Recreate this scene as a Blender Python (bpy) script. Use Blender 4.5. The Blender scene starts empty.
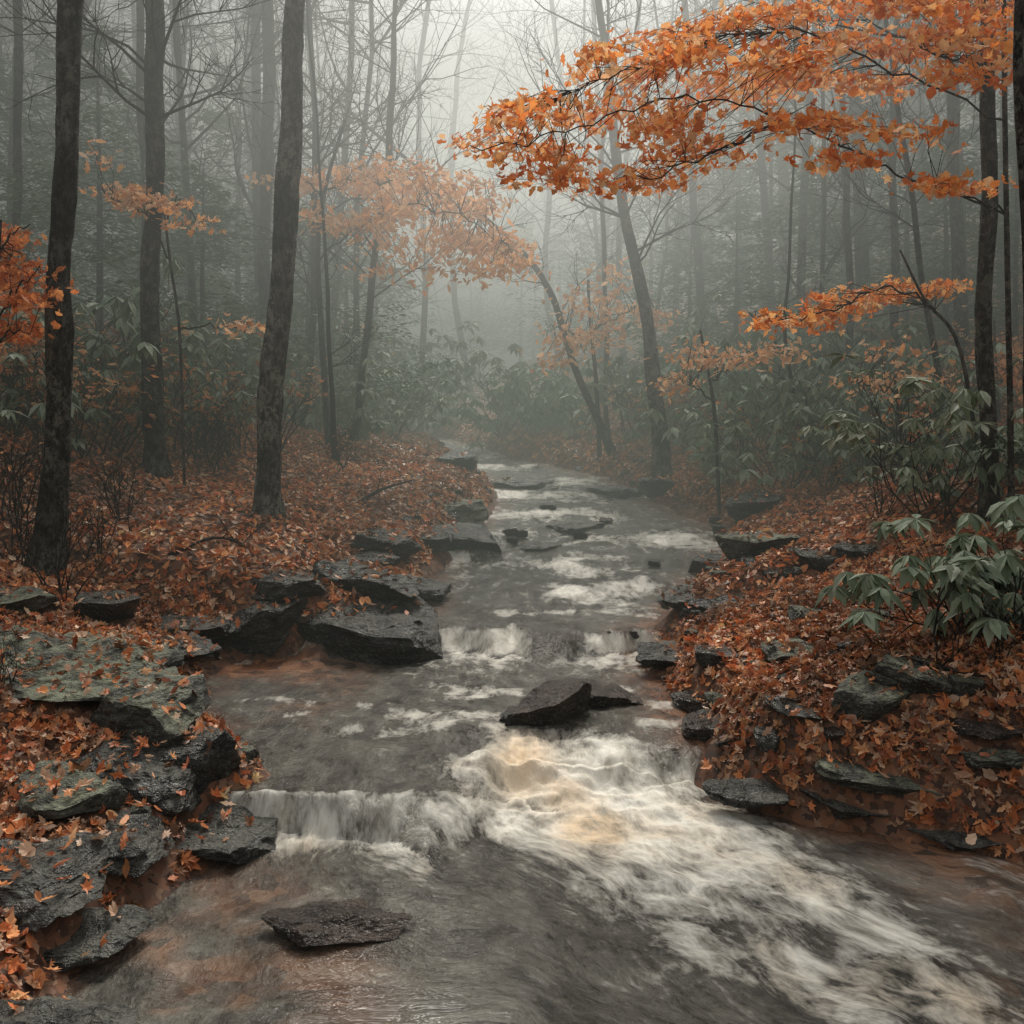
import bpy, math, random, bmesh
import numpy as np
from mathutils import Vector, noise as mn
from mathutils.bvhtree import BVHTree
random.seed(7); rng=np.random.default_rng(7)
C=bpy.context.scene.collection
F=995.0; H=2.2; HY=400.0
# ---------------------------------------------------------------- basics
def link(o): C.objects.link(o); return o
def tag(o,label=None,cat=None,group=None,kind=None):
    if label:o['label']=label
    if cat:o['category']=cat
    if group:o['group']=group
    if kind:o['kind']=kind
    return o
def empty(name,loc=(0,0,0),rz=0,s=1):
    o=link(bpy.data.objects.new(name,None)); o.location=loc; o.rotation_euler=(0,0,rz); o.scale=(s,s,s); o.empty_display_size=.1
    return o
def np_mesh(name,V,T,mat,parent=None,col=None,smooth=False,attrs=None):
    V=np.asarray(V,dtype=np.float32); T=np.asarray(T,dtype=np.int32)
    k=T.shape[1]
    me=bpy.data.meshes.new(name); me.vertices.add(len(V)); me.vertices.foreach_set('co',V.ravel())
    me.loops.add(T.size); me.loops.foreach_set('vertex_index',T.ravel())
    me.polygons.add(len(T)); me.polygons.foreach_set('loop_start',np.arange(0,T.size,k,dtype=np.int32))
    try: me.polygons.foreach_set('loop_total',np.full(len(T),k,dtype=np.int32))
    except Exception: pass
    me.update(calc_edges=True)
    me.polygons.foreach_set('use_smooth',np.full(len(T),smooth,dtype=bool))
    if col is not None:
        a=me.color_attributes.new('Col','FLOAT_COLOR','POINT')
        c=np.ones((len(V),4),dtype=np.float32); c[:,:3]=col; a.data.foreach_set('color',c.ravel())
    if attrs:
        for n,v in attrs.items():
            if v.ndim==1:
                a=me.attributes.new(n,'FLOAT','POINT'); a.data.foreach_set('value',v.astype(np.float32))
            else:
                a=me.attributes.new(n,'FLOAT_VECTOR','POINT'); a.data.foreach_set('vector',v.astype(np.float32).ravel())
    me.materials.append(mat)
    o=link(bpy.data.objects.new(name,me))
    if parent: o.parent=parent
    return o
def copy_tree(o,parent=None):
    c=o.copy(); C.objects.link(c)
    if parent: c.parent=parent
    for ch in o.children: copy_tree(ch,c)
    return c
# ---------------------------------------------------------------- noise
def vn(x,y,seed=0):
    ix=np.floor(x); iy=np.floor(y); fx=x-ix; fy=y-iy
    fx=fx*fx*(3-2*fx); fy=fy*fy*(3-2*fy)
    def h(a,b):
        n=np.sin(a*127.1+b*311.7+seed*74.7)*43758.5453
        return n-np.floor(n)
    return (h(ix,iy)*(1-fx)+h(ix+1,iy)*fx)*(1-fy)+(h(ix,iy+1)*(1-fx)+h(ix+1,iy+1)*fx)*fy
def fbm(x,y,o=4,seed=0):
    s=0;a=.5;t=0
    for i in range(o):
        s=s+a*vn(x*2**i,y*2**i,seed+i*3.1); t+=a; a*=.5
    return s/t-.5
def sm(t): t=np.clip(t,0,1); return t*t*(3-2*t)
# ---------------------------------------------------------------- layout of the valley
EY=[-6,3.4,4.13,4.66,5.09,5.4,5.7,6.06,7.2,7.8,8.08,8.9,10.3,12.2,13.1,15.1,17.8,19.9,22,25,30,45,130]
EL=[-1.9,-1.7,-1.62,-1.5,-1.42,-1.38,-1.5,-1.8,-2.3,-2.1,-1.0,-.85,-.85,-.52,-.29,-.18,-.75,-1.2,-1.6,-2.6,-5,-6,-8]
ER=[5.5,4.6,3.3,2.35,1.75,1.45,1.28,1.16,1.13,1.13,1.14,1.5,2.2,2.6,2.4,1.9,.9,-.1,-.7,-1.6,-3.6,-4,-5]
WYt=[-6,4.9,5.35,8.0,8.25,9.4,10.4,11.2,12.2,13.2,15,16.4,18,20,22,25,30,60,130]
WZt=[0,0,.20,.22,.37,.43,.55,.60,.70,.78,.84,.94,1.02,1.10,1.18,1.25,1.4,2.3,3.2]
def edges(y):
    l=np.interp(y,EY,EL)+.22*fbm(y*1.7,y*0,3,1); r=np.interp(y,EY,ER)+.25*fbm(y*1.9,y*0+5,3,2)
    return l,r
def dist(x,y):
    l,r=edges(y); return np.maximum(l-x,x-r)
def terrain(x,y):
    x=np.asarray(x,float); y=np.asarray(y,float)
    W=np.interp(y,WYt,WZt); l,r=edges(y); d=np.maximum(l-x,x-r); dp=np.maximum(d,0)
    near=np.where(x-r>l-x,.31,.23)
    up=.15*sm(dp/.3)+near*np.minimum(dp,3)+.46*np.clip(dp-3,0,16)+.1*np.clip(dp-19,0,60)
    dn=-np.minimum(.4,np.maximum(-d,0)*.9)
    nz=.30*fbm(x*.8,y*.8,4,11)+.9*fbm(x*.22,y*.22,3,12)*np.clip(dp/4-.3,0,1.5)
    return W+up+dn+nz*np.clip(.15+d,0,1)
def water_l(x,y): return np.interp(y,WYt,WZt)
def hit(px,py):
    """point of the ground or water seen at a measured picture position"""
    dx=(px-512)/F; dz=-(py-HY)/F
    ys=np.arange(2.6,70,.02)
    g=np.maximum(terrain(dx*ys,ys),water_l(0,ys))
    z=H+dz*ys
    k=np.argmax(z<=g)
    if not (z<=g).any(): k=len(ys)-1
    return Vector((dx*ys[k],ys[k],g[k]))
def at(px,py,Y): return Vector(((px-512)*Y/F,Y,H-(py-HY)*Y/F))
# ---------------------------------------------------------------- materials
def N(nt,t,**kw):
    n=nt.nodes.new(t)
    for k,v in kw.items():
        if k.startswith('_'): setattr(n,k[1:],v)
        else: n.inputs[k.replace('__',' ')].default_value=v
    return n
def math_(nt,op,a,b=None,c=None,clamp=False):
    n=N(nt,'ShaderNodeMath',_operation=op,_use_clamp=clamp)
    for i,v in enumerate((a,b,c)):
        if v is None: continue
        if isinstance(v,(int,float)): n.inputs[i].default_value=v
        else: nt.links.new(v,n.inputs[i])
    return n.outputs[0]
def ramp(nt,src,stops,interp='LINEAR'):
    r=N(nt,'ShaderNodeValToRGB'); e=r.color_ramp.elements; r.color_ramp.interpolation=interp
    while len(e)>1: e.remove(e[-1])
    e[0].position=stops[0][0]; e[0].color=(*stops[0][1],1)
    for p,c in stops[1:]:
        x=e.new(p); x.color=(*c,1)
    nt.links.new(src,r.inputs[0]); return r.outputs[0]
def mix(nt,f,a,b,mode='MIX'):
    n=N(nt,'ShaderNodeMix',_data_type='RGBA',_blend_type=mode)
    for s,v in ((0,f),(6,a),(7,b)):
        if hasattr(v,'links'): nt.links.new(v,n.inputs[s])
        elif s==0: n.inputs[0].default_value=v
        else: n.inputs[s].default_value=(*v,1)
    return n.outputs[2]
# mist painted into all materials as glow, growing with world distance up the valley;
# its glow is painted brighter upwards over the stream, darker to the sides
def painted_mist_colour(nt,dirv):
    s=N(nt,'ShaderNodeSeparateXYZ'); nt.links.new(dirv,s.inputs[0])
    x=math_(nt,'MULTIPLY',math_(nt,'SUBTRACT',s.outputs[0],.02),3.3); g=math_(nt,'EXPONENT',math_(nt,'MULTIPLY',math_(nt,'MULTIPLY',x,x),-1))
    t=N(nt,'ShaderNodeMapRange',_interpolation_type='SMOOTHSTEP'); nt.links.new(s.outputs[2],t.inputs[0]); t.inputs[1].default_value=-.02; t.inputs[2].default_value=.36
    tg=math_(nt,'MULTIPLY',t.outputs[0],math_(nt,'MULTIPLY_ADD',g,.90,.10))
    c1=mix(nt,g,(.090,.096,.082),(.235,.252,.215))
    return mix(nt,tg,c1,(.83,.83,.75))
mg=bpy.data.node_groups.new('painted_mist','ShaderNodeTree')
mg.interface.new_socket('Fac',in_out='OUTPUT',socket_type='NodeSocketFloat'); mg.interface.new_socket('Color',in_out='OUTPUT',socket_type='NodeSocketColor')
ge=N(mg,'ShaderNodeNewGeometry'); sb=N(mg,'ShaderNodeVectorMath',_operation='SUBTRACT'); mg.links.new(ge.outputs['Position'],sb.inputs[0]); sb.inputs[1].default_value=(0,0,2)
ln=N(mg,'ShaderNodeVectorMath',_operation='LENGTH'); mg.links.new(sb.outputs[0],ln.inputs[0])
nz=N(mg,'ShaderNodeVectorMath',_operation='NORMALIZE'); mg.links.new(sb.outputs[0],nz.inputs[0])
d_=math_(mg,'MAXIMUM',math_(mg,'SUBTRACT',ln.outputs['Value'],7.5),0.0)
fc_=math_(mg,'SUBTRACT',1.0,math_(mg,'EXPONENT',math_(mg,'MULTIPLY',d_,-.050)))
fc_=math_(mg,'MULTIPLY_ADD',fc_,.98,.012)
go=N(mg,'NodeGroupOutput'); mg.links.new(fc_,go.inputs[0]); mg.links.new(painted_mist_colour(mg,nz.outputs[0]),go.inputs[1])
def mat(name):
    m=bpy.data.materials.new(name); m.use_nodes=True; nt=m.node_tree; nt.nodes.clear()
    try: m.cycles.emission_sampling='NONE'
    except Exception: pass
    return m,nt
def noise_node(nt,coord,scale,detail=6,rough=.55,vscale=None,dist=0):
    L=nt.links
    if vscale:
        mp=N(nt,'ShaderNodeMapping'); mp.inputs['Scale'].default_value=vscale; L.new(coord,mp.inputs['Vector']); coord=mp.outputs[0]
    n=N(nt,'ShaderNodeTexNoise'); n.inputs['Scale'].default_value=scale; n.inputs['Detail'].default_value=detail; n.inputs['Roughness'].default_value=rough; n.inputs['Distortion'].default_value=dist
    L.new(coord,n.inputs['Vector']); return n.outputs['Fac']
def bump(nt,h,strength,distance):
    b=N(nt,'ShaderNodeBump'); b.inputs['Strength'].default_value=strength; b.inputs['Distance'].default_value=distance
    nt.links.new(h,b.inputs['Height']); return b.outputs[0]
def finish(nt,sh):  # blends the painted mist glow over the surface shader
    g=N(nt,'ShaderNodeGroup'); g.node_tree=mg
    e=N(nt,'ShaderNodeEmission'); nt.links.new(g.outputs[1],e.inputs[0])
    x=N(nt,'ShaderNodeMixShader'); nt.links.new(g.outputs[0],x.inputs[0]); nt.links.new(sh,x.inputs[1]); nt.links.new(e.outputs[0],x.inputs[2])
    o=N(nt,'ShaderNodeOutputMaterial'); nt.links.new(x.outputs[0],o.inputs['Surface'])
def bark_mat(name,dark,light,lichen=0.0,simple=False):
    m,nt=mat(name); tc=N(nt,'ShaderNodeTexCoord').outputs['Object']
    a=noise_node(nt,tc,30,2 if simple else 5,.75,(1,1,.25))
    c=ramp(nt,a,[(.44,dark),(.56,light)])
    p=N(nt,'ShaderNodeBsdfPrincipled',Roughness=.85); p.inputs['Specular IOR Level'].default_value=.2
    if not simple:
        f=ramp(nt,noise_node(nt,tc,12,5,.85,(1,1,.7)),[(.49,(0,0,0)),(.55,(lichen,)*3)])
        c=mix(nt,f,c,(.34,.345,.29))
        b=noise_node(nt,tc,2.4,3,.6); c=mix(nt,ramp(nt,b,[(.38,(.7,)*3),(.55,(0,)*3)]),c,(dark[0],dark[1],dark[2]))
        nt.links.new(bump(nt,a,1,.08),p.inputs['Normal'])
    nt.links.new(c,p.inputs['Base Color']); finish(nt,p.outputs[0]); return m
M_bark=bark_mat('dark_bark',(.008,.007,.0065),(.085,.075,.066),.5)
M_bark2=bark_mat('grey_lichen_bark',(.014,.012,.011),(.17,.155,.14),.95)
M_barkfar=bark_mat('slender_grey_bark',(.02,.018,.017),(.10,.095,.088),simple=True)
M_twig=bark_mat('twig_bark',(.014,.012,.010),(.05,.042,.036),simple=True)
def rock_mat(name,dark,light,top,topf,rough):
    m,nt=mat(name); tc=N(nt,'ShaderNodeTexCoord').outputs['Object']; ge=N(nt,'ShaderNodeNewGeometry')
    a=noise_node(nt,tc,7,6,.74); st=noise_node(nt,tc,9,4,.65,(1,1,4)); sp=noise_node(nt,tc,55,2,.7)
    c=ramp(nt,a,[(.34,dark),(.62,light)])
    c=mix(nt,ramp(nt,st,[(.40,(.7,)*3),(.50,(0,)*3)]),c,(dark[0]*.6,dark[1]*.6,dark[2]*.6))
    sx=N(nt,'ShaderNodeSeparateXYZ'); nt.links.new(ge.outputs['Normal'],sx.inputs[0])
    t=math_(nt,'MULTIPLY_ADD',sx.outputs[2],1.8,-.8,clamp=True)
    t=math_(nt,'MULTIPLY',t,ramp(nt,noise_node(nt,tc,5,6,.8),[(.42,(.1,)*3),(.57,(1,)*3)]))
    t=math_(nt,'MULTIPLY',t,topf)
    c=mix(nt,t,c,top)
    c=mix(nt,ramp(nt,sp,[(.58,(0,)*3),(.65,(.5*topf,)*3)]),c,(.30,.30,.25))
    p=N(nt,'ShaderNodeBsdfPrincipled'); nt.links.new(c,p.inputs['Base Color'])
    nt.links.new(ramp(nt,a,[(.3,(rough*.7,)*3),(.7,(min(1,rough*1.3),)*3)]),p.inputs['Roughness'])
    h=math_(nt,'ADD',a,math_(nt,'MULTIPLY',st,.6)); h=math_(nt,'MULTIPLY_ADD',sp,.15,h)
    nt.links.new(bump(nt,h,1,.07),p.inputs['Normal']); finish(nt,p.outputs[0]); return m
M_slate=rock_mat('wet_slate',(.008,.0078,.007),(.052,.050,.044),(.17,.168,.14),.7,.30)
M_moss=rock_mat('lichen_rock',(.014,.014,.012),(.09,.092,.074),(.245,.265,.175),.95,.7)
M_brown=rock_mat('brown_wet_rock',(.010,.007,.006),(.06,.042,.032),(.15,.105,.08),.45,.22)
def leaf_mat(name,trans=.35,rough=.55):
    m,nt=mat(name); a=N(nt,'ShaderNodeVertexColor',_layer_name='Col')
    p=N(nt,'ShaderNodeBsdfPrincipled',Roughness=rough); nt.links.new(a.outputs[0],p.inputs['Base Color'])
    p.inputs['Specular IOR Level'].default_value=.3
    t=N(nt,'ShaderNodeBsdfTranslucent'); nt.links.new(a.outputs[0],t.inputs[0])
    x=N(nt,'ShaderNodeMixShader'); x.inputs[0].default_value=trans
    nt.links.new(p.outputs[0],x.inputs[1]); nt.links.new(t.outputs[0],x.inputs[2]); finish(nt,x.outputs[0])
    return m
M_litter=leaf_mat('fallen_leaf',.12,.45); M_leaf=leaf_mat('autumn_leaf',.5,.6); M_green=leaf_mat('evergreen_leaf',.15,.6)
m,nt=mat('leafy_soil'); M_ground=m; tc=N(nt,'ShaderNodeTexCoord').outputs['Object']
dn_=N(nt,'ShaderNodeTexNoise'); dn_.inputs['Scale'].default_value=22; nt.links.new(tc,dn_.inputs['Vector'])
va=N(nt,'ShaderNodeVectorMath',_operation='MULTIPLY_ADD'); nt.links.new(dn_.outputs['Color'],va.inputs[0]); va.inputs[1].default_value=(.09,.09,.09); nt.links.new(tc,va.inputs[2])
v=N(nt,'ShaderNodeTexVoronoi',_feature='F1'); v.inputs['Scale'].default_value=24
nt.links.new(va.outputs[0],v.inputs['Vector'])
sx=N(nt,'ShaderNodeSeparateColor'); nt.links.new(v.outputs['Color'],sx.inputs[0])
c=ramp(nt,sx.outputs[0],[(0,(.05,.026,.017)),(.3,(.13,.06,.033)),(.55,(.34,.14,.065)),(.8,(.18,.085,.048)),(1,(.44,.26,.16))])
c=mix(nt,ramp(nt,noise_node(nt,tc,1.1,4,.6),[(.4,(.5,)*3),(.62,(.05,)*3)]),c,(.03,.019,.013))
p=N(nt,'ShaderNodeBsdfPrincipled',Roughness=.8); nt.links.new(c,p.inputs['Base Color'])
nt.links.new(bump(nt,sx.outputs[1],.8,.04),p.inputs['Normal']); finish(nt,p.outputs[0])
# water
m,nt=mat('stream_water'); M_water=m; L=nt.links
fl=N(nt,'ShaderNodeAttribute',_attribute_name='flow').outputs['Vector']
fo=N(nt,'ShaderNodeAttribute',_attribute_name='foam').outputs['Fac']
ta=N(nt,'ShaderNodeAttribute',_attribute_name='tan').outputs['Fac']
sh_=N(nt,'ShaderNodeAttribute',_attribute_name='shallow_reflect').outputs['Fac']
s1=noise_node(nt,fl,1,5,.66,(11,7,1),.35); s2=noise_node(nt,fl,1,4,.65,(42,24,1),.3); s3=noise_node(nt,fl,1,5,.62,(4.6,3.6,1),.5)
nn=math_(nt,'ADD',math_(nt,'MULTIPLY',s1,.5),math_(nt,'MULTIPLY',s2,.22)); nn=math_(nt,'MULTIPLY_ADD',s3,.53,nn)
ff=math_(nt,'MULTIPLY_ADD',math_(nt,'SUBTRACT',nn,.625),2.0,fo)
ff=ramp(nt,ff,[(.22,(0,)*3),(.58,(.5,)*3),(.98,(1,)*3)])
wc=ramp(nt,nn,[(.52,(.040,.036,.027)),(.72,(.175,.165,.135))])
lv=N(nt,'ShaderNodeTexVoronoi'); lv.inputs['Scale'].default_value=11; L.new(fl,lv.inputs['Vector'])
lsc=N(nt,'ShaderNodeSeparateColor'); L.new(lv.outputs['Color'],lsc.inputs[0])
bed_reflect=ramp(nt,lsc.outputs[0],[(0,(.08,.034,.018)),(.5,(.26,.10,.045)),(1,(.46,.21,.10))])
wc=mix(nt,sh_,wc,bed_reflect)  # leaf-bed tint in the shallows, reused as painted reflection along the banks
fcol=mix(nt,ta,(.95,.92,.81),(.88,.66,.42))
fcol=mix(nt,ramp(nt,s1,[(.38,(.5,)*3),(.52,(0,)*3)]),fcol,(.64,.56,.43))
p=N(nt,'ShaderNodeBsdfPrincipled',Roughness=.12,IOR=1.4); L.new(wc,p.inputs['Base Color'])
hh=math_(nt,'ADD',math_(nt,'MULTIPLY',s1,.7),math_(nt,'MULTIPLY',s3,.4)); hh=math_(nt,'MULTIPLY_ADD',s2,.5,hh)
L.new(bump(nt,hh,1,.055),p.inputs['Normal'])
q=N(nt,'ShaderNodeBsdfPrincipled',Roughness=.6); L.new(fcol,q.inputs['Base Color']); L.new(bump(nt,hh,.6,.02),q.inputs['Normal'])
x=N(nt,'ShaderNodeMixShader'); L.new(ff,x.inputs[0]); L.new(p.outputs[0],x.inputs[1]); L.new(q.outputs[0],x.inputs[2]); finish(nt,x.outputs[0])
# ---------------------------------------------------------------- terrain
def axis(a,b,step,far_lo,far_hi,g=1.16):
    mid=list(np.arange(a,b,step)); lo=[];s=step;v=a
    while v>far_lo: s*=g; v-=s; lo.append(v)
    hi=[];s=step;v=mid[-1]
    while v<far_hi: s*=g; v+=s; hi.append(v)
    return np.array(lo[::-1]+mid+hi)
def grid_tris(nx,ny):
    i=np.arange(ny-1)[:,None]*nx+np.arange(nx-1)[None,:]; i=i.ravel()
    return np.stack([i,i+1,i+nx+1,i+nx],1)
gx=axis(-6,6,.06,-90,90); gy=axis(2.5,18,.07,-12,150,1.06)
X,Y=np.meshgrid(gx,gy); Z=terrain(X,Y)+.06*fbm(X*4,Y*4,4,20)
TV=np.stack([X.ravel(),Y.ravel(),Z.ravel()],1); TQ=grid_tris(len(gx),len(gy))
g=np_mesh('ground',TV,TQ,M_ground,smooth=True); tag(g,'wooded valley floor and banks covered in leaf litter','ground',kind='structure')
# ---------------------------------------------------------------- water
lipx=[-3,-1.3,-1.21,-.9,-.62,-.42,-.28,-.12,.0,.12,.24,.5,.8,1.05,3]
lipy=[5.20,5.18,5.16,5.12,5.14,5.22,5.5,5.8,6.02,6.02,5.94,5.90,5.84,5.86,5.88]
lipw=[.14,.14,.14,.15,.24,.5,.75,.75,.72,.62,.46,.36,.30,.28,.28]
ysr=[2.0]
while ysr[-1]<27: ysr.append(ysr[-1]+max(.0145,.0035*ysr[-1] if ysr[-1]>6.2 else .0145))
ysr=np.array(ysr); tn=np.linspace(0,1,300)
l0=np.interp(ysr,EY,EL)-.55; r0=np.interp(ysr,EY,ER)+.5
l0=np.convolve(np.pad(l0,20,'edge'),np.ones(41)/41,'valid'); r0=np.convolve(np.pad(r0,8,'edge'),np.ones(17)/17,'valid')
XX=l0[:,None]+(r0-l0)[:,None]*tn[None,:]; YY=np.repeat(ysr[:,None],300,1)
ZZ=np.zeros_like(XX); FO=np.zeros_like(XX)
lip=np.interp(XX,lipx,lipy)+.14*fbm(XX*3.5,YY*0,4,31)+.05*fbm(XX*5,YY*5,3,30); w=np.interp(XX,lipx,lipw)*(.8+1.0*np.clip(fbm(XX*4,YY*0,2,32)+.3,0,1))
s=(YY-lip+w)/w
cut=np.clip(.5+2.2*fbm(XX*4.2,YY*.5,3,41),0,1)
kf=np.interp(XX,[-1.3,-.62,-.44,-.34,-.12,-.04,.02,.2,.3,.4,1.3],[1,1,.7,.18,.15,.6,1.3,1.3,.7,.30,.30])
cut=np.where(XX<-.4,np.clip(cut*.65+.35,0,1)*kf,np.where((XX>-.06)&(XX<.28),kf*.95,cut*kf))
ZZ+=.18*(.6*sm(s)+.4*(1-(1-np.clip(s,0,1))**1.6)); face=np.clip(4.2*np.clip(s,0,1)*(1-np.clip(s,0,1))+.55*(1-np.clip(s,0,1))*(s>0),0,1)
FO=np.maximum(face*cut*.9,np.where(s<=0,np.exp(s*w/.14),0)*(.8*cut+.18))
# low ledge upstream
lip=8.1+.8*fbm(XX*1.4,YY*0+1,3,34)+.3*fbm(XX*7,YY*0,2,38); w=.2+.6*np.clip(fbm(XX*2,YY*0,2,39)+.25,0,1); s=(YY-lip+w)/w
cut=np.clip(.30+3.2*fbm(XX*2.8,YY*0+1,3,44),0,1)*(XX>-.9)
ZZ+=.15*sm(s); FO=np.maximum(FO,np.maximum(np.clip(4.5*np.clip(s,0,1)*(1-np.clip(s,0,1)),0,1)*cut*.75,np.where(s<=0,np.exp(s*w/.35),0)*(.6*cut+.05)))
# sloping riffles farther up, broken by stones
warp=(1.9*fbm(XX*.8,YY*.3,3,35)+.5*fbm(XX*3,YY*.6,2,36))*sm((YY-9)/1)
UY=[8.25,9.3,9.85,10.7,11.1,11.8,12.3,13.0,13.4,14.6,15.1,16.0,16.6,17.6,18.1,19.8,20.3,25,30]
UZv=[.37,.40,.48,.52,.58,.61,.68,.71,.78,.81,.88,.91,.97,1.0,1.05,1.08,1.14,1.25,1.4]
UZ=np.interp(YY+warp,UY,UZv)-.37
ZZ+=np.where(YY>8.8,np.clip(UZ,0,5)*sm((YY-8.8)/.6),0)
yw=YY+warp; grade=np.zeros_like(YY)
for k,st in enumerate((9.7,11.0,12.1,13.3,15.0,16.5,18.0,20.2,22.5)):
    amp=np.clip(.45+2.6*fbm(XX*1.1,YY*0+k*7.3,2,86),.0,1)
    grade=np.maximum(grade,amp*np.exp(-np.where(yw>st,((yw-st)/.2)**2,((yw-st)/.6)**2)))
grade=np.clip(grade*1.0+.14,0,1)
FO=np.maximum(FO,np.clip((fbm(XX*2.4,YY*3.2,4,82)*1.6+fbm(XX*1.1,YY,2,80)*1.2+.58)*grade,0,.85)*(YY>8.9))
ZZ+=.05*fbm(XX*2.2,YY*3.4,4,84)*sm((YY-8.6)/.6)
def G(x,y,sx,sy): return np.exp(-((XX-x)/sx)**2-((YY-y)/sy)**2)
def seg(px,py,r):
    y=H*F/(py-400); return (px-512)*y/F,y,r*y/F
path=[(485,800,36,.85),(525,794,46,1.1),(585,800,58,1.2),(645,812,62,1.1),(700,830,66,.95),(650,850,66,.95),(575,838,56,1.0),(510,826,42,.85),(455,836,28,.6),(740,865,78,.74),(690,893,64,.68),(810,900,78,.6),(880,945,80,.52),(950,995,70,.48),(800,975,60,.5),(860,1012,60,.6),(735,800,30,.6),(680,792,32,.75),(610,785,40,.95),(610,882,50,.55),(700,940,60,.5)]
for px,py,r,st in path:
    x,y,rr=seg(px,py,r); FO=np.maximum(FO,st*G(x,y,rr*1.0,rr*1.25))
for px in range(270,480,20):
    x,y,rr=seg(px,838+6*math.sin(px)-(px-380)*.05,20); FO=np.maximum(FO,.66*G(x,y,rr,rr*.9))
FO=np.maximum(FO,.32*sm((fbm(XX*1.6,YY*1.1,3,77)-.02)*5)*(YY<5)*(XX>-.3))
FO=np.maximum(FO,.36*sm(fbm(XX*1.8,YY*2.6,3,78)*6)*(YY>5.9)*(YY<8.9))
TAN=np.clip(1.0*G(.06,5.72,.20,.32)+.95*G(.5,5.05,.65,.32)*np.clip(.5+2.4*fbm(XX*3,YY*3,3,50),0,1)+.6*np.clip(fbm(XX*3,YY*3,3,51)*3,0,1)*(YY<5.5),0,1)
SHL_REFL=np.clip(sm((-.8-XX)/.9)*sm((YY-5.6)/.6)*(YY<8)*1.0+sm((-.35-XX+.5*(4.0-YY))/.9)*(YY<4.9)*1.0+sm((XX-1.5)/1.0)*(YY<5)*.75,0,1)*np.clip(.62+2.6*fbm(XX*2,YY*2,3,55),0,1)
le=XX-np.interp(YY,EY,EL); re=np.interp(YY,EY,ER)-XX
SHL_REFL=np.maximum(SHL_REFL,.75*sm((.55-re)/.55)); SHL_REFL=np.maximum(SHL_REFL,.6*sm((.45-le)/.45)*(YY>8))  # warm bank reflections painted into the water colour along both edges
SHL_REFL=SHL_REFL*(1-np.clip(FO*1.3,0,1))
shift=np.where(YY<5.2,-.5*(YY-5.2),0)
A=XX-shift*sm((XX+1.0)/1.2)*sm((5.3-YY)/.8)+.22*fbm(XX*1.8,YY*1.8,3,60); B=YY+.25*fbm(XX*1.6,YY*1.6,3,61)
ZZ+=.07*G(-.8,5.6,.4,.25)+.06*G(-.3,6.1,.3,.3)+.05*G(.6,6.2,.4,.25)+.04*G(-1.1,6.2,.3,.25)-.05*G(-.3,5.8,.12,.25)
ZZ+=.045*fbm(A*5,B*4.8,4,70)+.03*fbm(A*2.2,B*5,3,71)*(YY>5.8)+(.13*fbm(A*3.4,B*4.4,4,72)+.045*fbm(A*10,B*10,3,73))*np.clip(FO,0,1)*np.where(YY<5.9,1,.4)
ZZ+=.05*np.clip(FO,0,1)*(YY<5.6)
WV=np.stack([XX.ravel(),YY.ravel(),ZZ.ravel()],1); WQ=grid_tris(300,len(ysr))
flow=np.stack([A.ravel(),B.ravel(),ZZ.ravel()*0],1)
w=np_mesh('stream_water',WV,WQ,M_water,smooth=True,attrs={'flow':flow,'foam':FO.ravel(),'tan':TAN.ravel(),'shallow_reflect':SHL_REFL.ravel()})
tag(w,'stream rushing over low ledges with white foam','water',kind='structure')
# ---------------------------------------------------------------- rocks
bv_v=[tuple(v) for v in TV]; bv_f=TQ.tolist(); rock_face0=len(bv_f)
def base_ico(sub):
    bm=bmesh.new(); bmesh.ops.create_icosphere(bm,subdivisions=sub,radius=1); bm.verts.ensure_lookup_table()
    v=np.array([v.co[:] for v in bm.verts]); f=np.array([[a.index for a in q.verts] for q in bm.faces]); bm.free(); return v,f
ICO={4:base_ico(4),5:base_ico(5)}
def rock_mesh(w,d,h,seed,blocky=.6,sub=4):
    r=np.random.default_rng(seed); v=ICO[sub][0].copy()
    v=np.sign(v)*np.abs(v)**(1-.45*blocky)
    for k in range(14):
        n=r.normal(size=3)
        if k<8: n[2]*=.3
        n/=np.linalg.norm(n); o=r.uniform(.5,.95)
        dd=v@n-o; v=v-np.outer(np.clip(dd,0,None),n)*.97
    n=np.array([r.uniform(-.25,.25),r.uniform(-.4,.0),1]); n/=np.linalg.norm(n); dd=v@n-.5; v=v-np.outer(np.clip(dd,0,None),n)*.92
    v/= (v.max(0)-v.min(0))/2; v-= (v.max(0)+v.min(0))/2
    s=Vector((seed*3.1,seed*1.7,0)); out=v*np.array([w/2,d/2,h*.7])
    m_=min(w,d)
    for i in range(len(out)):
        q=Vector(out[i]); n1=mn.fractal(q*(2.2/m_)+s,.8,2.1,5); zz=q.z*(6/m_)+1.6*mn.noise(q*(1.8/m_)+s)
        n2=(zz-math.floor(zz)); n2=min(n2*3,1)-.5+mn.noise(Vector((q.x*3/m_,q.y*3/m_,math.floor(zz)*3.3)))*.9
        dirv=v[i]/ (np.linalg.norm(v[i])+1e-6)
        out[i]+=dirv*(n1*.075*m_)+np.array([dirv[0],dirv[1],0])*n2*.03*m_
    out[:,2]+=h*.3
    return out
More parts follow.
